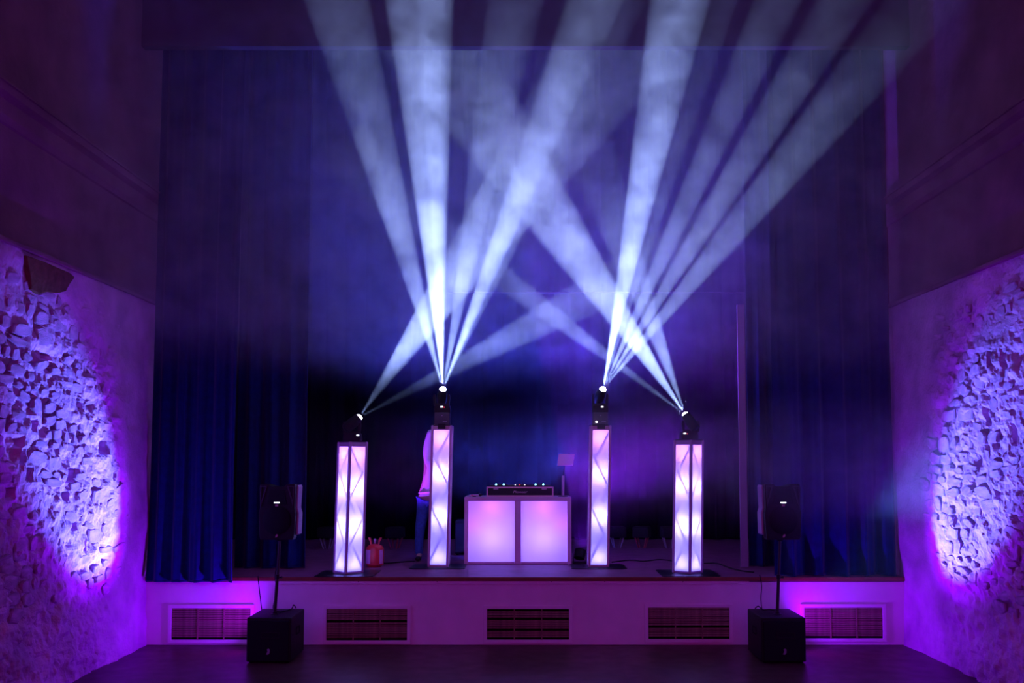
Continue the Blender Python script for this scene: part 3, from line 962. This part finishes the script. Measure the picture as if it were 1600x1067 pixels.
def tops(pt, mirror, side):
    zb = at(425, 842, pt.y).z
    po = thing('speaker_pole', 'thin black pole rising from the %s subwoofer' % side, 'pole', (pt.x, pt.y, pt.z + 0.029))
    L = zb - pt.z - 0.029 + 0.0
    ln = 0.045
    MB().tube([(0, 0, 0), (ln * .5, 0, L * .5)], 0.0185, 14).build('lower_tube', M_STEEL, po, smooth=True)
    MB().tube([(ln * .5, 0, L * .46), (ln, 0, L)], 0.0145, 14).build('upper_tube', M_STEEL, po, smooth=True)
    MB().lathe([(0.024, 0), (0.024, 0.05)], (ln * .46, 0, L * .45), 14).build('collar', M_BLACK, po)
    MB().tube([(ln * .5 + .02, 0, L * .47), (ln * .5 + .055, 0, L * .47)], [0.006, 0.014], 10).build('locking_knob', M_BLACK, po)
    x0 = pt.x + ln
    g = thing('loudspeaker', 'black loudspeaker on a pole above the %s subwoofer' % side, 'loudspeaker', (x0, pt.y, zb), R(-4 if not mirror else 4), 'black loudspeakers on poles')
    w, h = 0.40, 0.635
    dmax = 0.36
    # moulded cabinet: front outline swept back to a narrower rear
    fr_ = [(-.185, .0), (.185, .0), (.20, .03), (.215, .30), (.20, .36), (.21, .60), (.20, h), (.11, h), (.07, h - .03), (-.07, h - .03), (-.11, h), (-.20, h), (-.21, .60), (-.20, .36), (-.215, .30), (-.20, .03)]
    b = MB()
    n = len(fr_)
    for y, sc in ((-.13, 1.0), (-.02, 1.0), (dmax - .13, .62)):
        for x, z in fr_:
            zz = z if sc == 1 else 0.04 + (z - 0.0) * .88
            b.v.append((x * sc, y, zz))
    for k in range(2):
        for i in range(n):
            j = (i + 1) % n
            b.f.append((k * n + i, k * n + j, (k + 1) * n + j, (k + 1) * n + i))
    b.f += [tuple(range(n - 1, -1, -1)), tuple(2 * n + i for i in range(n))]
    b.build('cabinet', M_BLACK, g, bevel=0.006)
    # woofer grille, horn mouth, two triangular corner recesses with raised lips
    ry = Matrix.Rotation(R(90), 3, 'X')
    MB().lathe([(0.165, 0), (0.165, .008), (0.155, .014), (0.06, .020)], (0, -.130, .225), 32, ry).build('woofer_grille', M_BLACKM, g, smooth=True)
    MB().prism([(-.12, .40), (.12, .40), (.085, .57), (-.085, .57)], -.138, -.128, 'y').build('horn_flare', M_BLACKM, g, bevel=0.003)
    for s_ in (-1, 1):
        tri_o = [(s_ * .196, .615), (s_ * .115, .615), (s_ * .188, .375)]
        tri_i = [(s_ * .184, .602), (s_ * .136, .602), (s_ * .183, .44)]
        t = MB()
        t.v = [(x, y, z) for y in (-.140, -.126) for x, z in tri_o + tri_i]
        for k in range(3):
            j = (k + 1) % 3
            t.f += [(k, j, 3 + j, 3 + k), (6 + j, 6 + k, 9 + k, 9 + j), (j, k, 6 + k, 6 + j), (3 + k, 3 + j, 9 + j, 9 + k)]
        t.build('corner_recess', mat('satin_black', (0.03, 0.03, 0.04), 0.35), g)
        MB().prism([(s_ * .206, .05), (s_ * .226, .06), (s_ * .232, .30), (s_ * .215, .36), (s_ * .226, .60), (s_ * .216, .625), (s_ * .200, .60), (s_ * .195, .36), (s_ * .207, .30)], -.05, .10, 'y').build('side_rib', mat('lit_side_rib', (0.40, 0.26, 0.46), 0.5), g, bevel=0.004)  # violet light on the cabinet side is put into the rib colour
    MB().box((0, -.140, .425), (0.062, 0.006, 0.011)).build('power_light', emis('power_light_white', (0.75, 0.85, 1.0), 5.0), g)
    MB().box((0, -.140, .393), (0.034, 0.005, 0.024)).build('badge', mat('rose_badge', (0.45, 0.22, 0.26), 0.5), g)
    e = MB().prism([(-.014, -.020), (.004, -.020), (.018, .0), (.016, .018), (.0, .022), (-.006, .0)], -.140, -.130, 'y')
    e.v = [(x, y, z + .05) for x, y, z in e.v]
    e.build('emblem', mat('rose_badge'), g)
    MB().lathe([(0.032, -.02), (0.032, .0)], (0, 0, 0.0), 16).build('pole_cup', M_BLACKM, g)
tops(sp1, False, 'left')
tops(sp2, True, 'right')

# cables of the loudspeakers
def hz(px, py, Y):
    return at(px, py, Y)
cable('speaker_cable', [hz(403, 900, -.05), hz(405, 920, -.06), hz(409, 953, sb1.y + .015), hz(411, 962, sb1.y + .02)], 'thin black cable hanging from the stage edge behind the left subwoofer', 0.006)
cable('speaker_cable', [hz(432, 850, sp1.y + .06), hz(433, 880, sp1.y + .05), hz(430, 900, sp1.y + .04), hz(432, 925, sp1.y + .04), hz(427, 950, sp1.y + .06), Vector((sp1.x + .03, sp1.y + .1, sp1.z + .008)), Vector((sp1.x + .11, sp1.y + .32, sp1.z + .008)), Vector((sp1.x + .13, sp1.y + .36, sp1.z + .05)), Vector((sp1.x + .16, sp1.y + .37, sp1.z + .008))], 'thin black cable hanging beside the left speaker pole', 0.006)
cable('speaker_cable', [hz(1187, 898, -.05), hz(1190, 915, -.06), hz(1189, 935, -.2), hz(1191, 953, sb2.y - .05), hz(1196, 957, sb2.y - .12)], 'thin black cable hanging from the stage edge behind the right subwoofer', 0.006)
cable('speaker_cable', [Vector((sp2.x - .01, sp2.y + .04, sp2.z + .03)), Vector((sp2.x - .06, sp2.y + .12, sp2.z + .03)), Vector((sp2.x - .11, sp2.y + .22, sp2.z + .012)), Vector((sp2.x - .14, sp2.y + .32, sp2.z + .04)), Vector((sp2.x - .17, sp2.y + .36, sp2.z + .008))], 'short black cable looping on top of the right subwoofer', 0.006)

# uplights on the floor behind the subwoofers: core beam on the side wall, violet spill round it
for sd, px, X in ((-1, -3.05, XL), (1, 3.14, XR)):
    u = Vector((px, -.27, 0))
    tgt = Vector((X, -1.76, 1.76))
    wash('floor_uplight', u, 'violet floor uplight behind the %s subwoofer' % ('left' if sd < 0 else 'right'), (0.09, 0.32, 1.0), 2800, 18.5, tgt, (0.6, 0.3, 1), 0.9,
         spots=[(tgt, (0.24, 0.0, 1.0), 800, 26, .8), (Vector((X, -1.0, 1.2)), (0.20, 0.0, 0.9), 150, 80, 1.0)])

# ================================================================== person behind the left inner column
def skinned(name, pts, edges, m, parent, root=0, sub=2, origin=Vector((0, 0, 0))):
    me = bpy.data.meshes.new(name)
    me.from_pydata([tuple(p[0]) for p in pts], edges, [])
    o = bpy.data.objects.new(name, me)
    COL.objects.link(o)
    md = o.modifiers.new('skin', 'SKIN')
    md.use_smooth_shade = True
    for i, p in enumerate(pts):
        r = p[1]
        me.skin_vertices[0].data[i].radius = r if isinstance(r, tuple) else (r, r)
        me.skin_vertices[0].data[i].use_root = (i == root)
    sb = o.modifiers.new('sub', 'SUBSURF')
    sb.levels = sb.render_levels = sub
    bpy.context.view_layer.update()
    nm = bpy.data.meshes.new_from_object(o.evaluated_get(bpy.context.evaluated_depsgraph_get()))
    bpy.data.objects.remove(o)
    nm.materials.clear()
    nm.materials.append(m)
    nm.polygons.foreach_set('use_smooth', [True] * len(nm.polygons))
    return link(name, nm, parent)
PY = deck(658, 877).y + 0.1
pr = thing('person', 'person in white T-shirt and blue jeans reaching up behind the lit column', 'person', (at(668, 877, PY).x, PY, DECK))
def W2(px, z, dy=0.0):
    """point at picture column px on the person's plane, at height z above the deck"""
    p = at(px, 800, PY)
    return Vector((p.x - pr.location.x, dy, z))
M_SKIN = mat('skin', (0.55, 0.33, 0.25), 0.55)
hipx, shx = 670, 684
fl_, fr2 = W2(656, 0), W2(686, 0)
body = [
    (W2(hipx, .96), .13), (W2(hipx + 4, 1.15), (.125, .10)), (W2(shx - 3, 1.36), (.15, .11)), (W2(shx, 1.47), .085), (W2(shx + 1, 1.54), .055), (W2(shx + 2, 1.62, -.01), (.075, .09)), (W2(shx + 2, 1.75, .01), (.075, .095)), (W2(shx + 2, 1.82, .01), .045),
    (W2(shx - 17, 1.47), .058), (W2(shx - 15, 1.73, -.02), .045), (W2(shx - 3, 1.93, -.08), .034), (W2(shx + 2, 1.98, -.10), .030),
    (W2(shx + 10, 1.45), .058), (W2(shx + 8, 1.18, -.08), .042), (W2(shx + 4, 1.05, -.22), .032), (W2(shx + 2, 1.03, -.28), .028),
    (W2(hipx - 9, .90), .095), (W2(658, .50, -.02), .062), (W2(656, .10, .03), .042), (W2(655, .045, -.10), .035),
    (W2(hipx + 9, .90), .095), (W2(682, .50), .062), (W2(686, .10, .03), .042), (W2(687, .045, -.10), .035)]
bed = [(0, 1), (1, 2), (2, 3), (3, 4), (4, 5), (5, 6), (6, 7), (2, 8), (8, 9), (9, 10), (10, 11), (2, 12), (12, 13), (13, 14), (14, 15), (0, 16), (16, 17), (17, 18), (18, 19), (0, 20), (20, 21), (21, 22), (22, 23)]
bd_ = skinned('body', body, bed, M_SKIN, pr)
# hands with five fingers
def hand(wrist, d, side, nm):
    d = d.normalized()
    a = d.cross(Vector((0, 1, 0))).normalized()
    b = a.cross(d)
    pts = [(wrist, .026), (wrist + d * .05, (.036, .018)), (wrist + d * .085, (.040, .016))]
    ed = [(0, 1), (1, 2)]
    for k, L in enumerate((.070, .082, .076, .058)):
        o = wrist + d * .085 + a * (k - 1.5) * .021
        i = len(pts)
        pts += [(o, .0095), (o + d * L * .5 + b * .006, .009), (o + d * L - b * -.018, .0075)]
        ed += [(2, i), (i, i + 1), (i + 1, i + 2)]
    i = len(pts)
    o = wrist + d * .03 + a * side * .03
    pts += [(o, .012), (o + d * .03 + a * side * .022, .011), (o + d * .06 + a * side * .030, .009)]
    ed += [(1, i), (i, i + 1), (i + 1, i + 2)]
    return skinned(nm, pts, ed, M_SKIN, bd_, 0, 1)
hand(body[11][0], Vector((.25, -.35, .9)), 1, 'hand')
hand(body[15][0], Vector((-.3, -.9, .1)), -1, 'hand')
# face and hair
hd = W2(shx + 2, 1.68, 0)
MB().lathe([(0.004, 0), (.016, .008), (.010, .045), (.004, .055)], hd + Vector((0, -.098, -.03)), 10).build('nose', M_SKIN, bd_, smooth=True)
for sx in (-1, 1):
    MB().lathe([(0.003, -.012), (.011, -.006), (.011, .006), (.003, .012)], hd + Vector((sx * .032, -.086, .015)), 10).build('eye', M_WHITE, bd_, smooth=True)
    MB().lathe([(0.004, -.028), (.014, -.014), (.016, .012), (.006, .028)], hd + Vector((sx * .082, .0, -.005)), 10).build('ear', M_SKIN, bd_, smooth=True)
MB().box(hd + Vector((0, -.090, -.055)), (0.045, 0.010, 0.010)).build('mouth', mat('lips', (0.45, 0.18, 0.16), .5), bd_, bevel=.004)
hair = skinned('hair', [(hd + Vector((0, .02, .05)), .085), (hd + Vector((0, .03, .11)), .085), (hd + Vector((0, .045, -.01)), .075)], [(0, 1), (0, 2)], mat('dark_hair', (0.03, 0.02, 0.015), .7), pr)
# T-shirt: loose, hem standing off at the left hip
M_SHIRT = mat('white_cotton', (0.72, 0.68, 0.72), 0.9, bump=.3, bump_scale=12)
shirt = [(W2(hipx - 1, .985), (.185, .13)), (W2(hipx - 2, 1.08), (.175, .13)), (W2(shx - 6, 1.28), (.165, .125)), (W2(shx - 2, 1.42), (.165, .115)), (W2(shx, 1.50), .075),
         (W2(shx - 16, 1.48), .085), (W2(shx - 15, 1.66, -.02), .075), (W2(shx - 11, 1.82, -.05), .062), (W2(shx - 8, 1.87, -.06), .058),
         (W2(shx + 9, 1.46), .078), (W2(shx + 8, 1.26, -.06), .068)]
skinned('t_shirt', shirt, [(0, 1), (1, 2), (2, 3), (3, 4), (3, 5), (5, 6), (6, 7), (7, 8), (3, 9), (9, 10)], M_SHIRT, pr, 1)
M_JEAN = mat('blue_denim', (0.02, 0.05, 0.24), 0.85, var=.3, var_scale=25)
jeans = [(W2(hipx, .98), .150), (W2(hipx - 8, .88), .112), (W2(660, .66), .092), (W2(657, .48, -.02), .078), (W2(655, .26), .068), (W2(655, .07, .02), .062),
         (W2(hipx + 9, .88), .112), (W2(680, .66), .092), (W2(683, .48), .078), (W2(685, .26), .068), (W2(686, .07, .02), .062)]
skinned('jeans', jeans, [(0, 1), (1, 2), (2, 3), (3, 4), (4, 5), (0, 6), (6, 7), (7, 8), (8, 9), (9, 10)], M_JEAN, pr)
for p in (655, 686):
    q = W2(p, 0.0)
    skinned('shoe', [(q + Vector((0, .06, .045)), (.045, .045)), (q + Vector((0, -.04, .042)), (.045, .042)), (q + Vector((0, -.14, .034)), (.045, .032))], [(0, 1), (1, 2)], M_BLACK, pr, 1)

# ================================================================== haze
HZ = MB().box((0.05, -0.35, 4.9), (9.15, 8.1, 8.7)).build('haze', None or M_BLACK)
HZ.data.materials.clear()
hm = bpy.data.materials.new('stage_haze')
hm.use_nodes = True
nt = hm.node_tree
nt.nodes.clear()
out = nt.nodes.new('ShaderNodeOutputMaterial')
vol = nt.nodes.new('ShaderNodeVolumeScatter')
vol.inputs['Color'].default_value = (0.74, 0.84, 1.0, 1)
vol.inputs['Anisotropy'].default_value = 0.0
nt.links.new(vol.outputs[0], out.inputs['Volume'])
geo = nt.nodes.new('ShaderNodeNewGeometry')
def math_(op, a, b=None, clamp=False):
    n = nt.nodes.new('ShaderNodeMath')
    n.operation = op
    n.use_clamp = clamp
    for i, v in enumerate((a, b)):
        if v is None:
            continue
        if isinstance(v, (int, float)):
            n.inputs[i].default_value = v
        else:
            nt.links.new(v, n.inputs[i])
    return n.outputs[0]
def noise(scale, detail, off=(0, 0, 0), stretch=(1, 1, 1), dist=0.0):
    mp_ = nt.nodes.new('ShaderNodeMapping')
    mp_.inputs['Location'].default_value = off
    mp_.inputs['Scale'].default_value = stretch
    nt.links.new(geo.outputs['Position'], mp_.inputs['Vector'])
    n = nt.nodes.new('ShaderNodeTexNoise')
    n.inputs['Scale'].default_value = scale
    n.inputs['Detail'].default_value = detail
    n.inputs['Roughness'].default_value = 0.60
    n.inputs['Distortion'].default_value = dist
    nt.links.new(mp_.outputs[0], n.inputs['Vector'])
    return n.outputs['Fac']
sep = nt.nodes.new('ShaderNodeSeparateXYZ')
nt.links.new(geo.outputs['Position'], sep.inputs[0])
big = noise(0.55, 1.0, (3.1, 0, 0.4), (1, 1, 1.6))
fine = noise(2.1, 3.0, (0, 1.7, 0), (1, 1, 1.1), 0.8)
zn = math_('ADD', sep.outputs['Z'], math_('MULTIPLY', math_('SUBTRACT', big, 0.5), 0.9))
rp = nt.nodes.new('ShaderNodeValToRGB')
nt.links.new(math_('DIVIDE', zn, 8.0), rp.inputs['Fac'])
cr = rp.color_ramp
LAY = [(0.0, 0.015), (1.55, 0.02), (2.15, 0.80), (2.60, 0.55), (3.0, 0.07), (3.35, 0.22), (3.9, 0.90), (5.4, 1.0), (6.2, 0.75), (7.2, 0.5), (8.0, 0.4)]
cr.elements[0].position, cr.elements[0].color = 0.0, (LAY[0][1],) * 3 + (1,)
cr.elements[1].position, cr.elements[1].color = 1.0, (LAY[-1][1],) * 3 + (1,)
for z, v in LAY[1:-1]:
    e = cr.elements.new(z / 8.0)
    e.color = (v, v, v, 1)
tex = math_('ADD', math_('MULTIPLY', math_('SUBTRACT', fine, 0.40, True), 5.0), 0.30)
def smooth(v, a, b):
    n = nt.nodes.new('ShaderNodeMapRange')
    n.interpolation_type = 'SMOOTHSTEP'
    n.inputs['From Min'].default_value = a
    n.inputs['From Max'].default_value = b
    nt.links.new(v, n.inputs['Value'])
    return n.outputs['Result']
front = math_('MULTIPLY', smooth(sep.outputs['Y'], -4.3, -1.6), math_('SUBTRACT', 1.0, smooth(sep.outputs['Y'], 1.5, 3.5)))          # the haze thins out towards the audience
leftlow = math_('MAXIMUM', smooth(sep.outputs['Z'], 3.0, 3.9), math_('ADD', math_('MULTIPLY', smooth(sep.outputs['X'], -0.3, 1.5), 0.86), math_('MULTIPLY', smooth(sep.outputs['X'], -3.2, -1.6), 0.14)))   # and is clear low down on the left
dens = math_('MULTIPLY', math_('MULTIPLY', rp.outputs['Color'], tex), math_('MULTIPLY', math_('MULTIPLY', front, leftlow), 0.125))
nt.links.new(dens, vol.inputs['Density'])
HZ.data.materials.append(hm)
hm.cycles.volume_sampling = 'MULTIPLE_IMPORTANCE'
HZ['kind'] = 'stuff'
HZ['label'] = 'thin drifting stage haze lit by the beams'
HZ['category'] = 'haze'
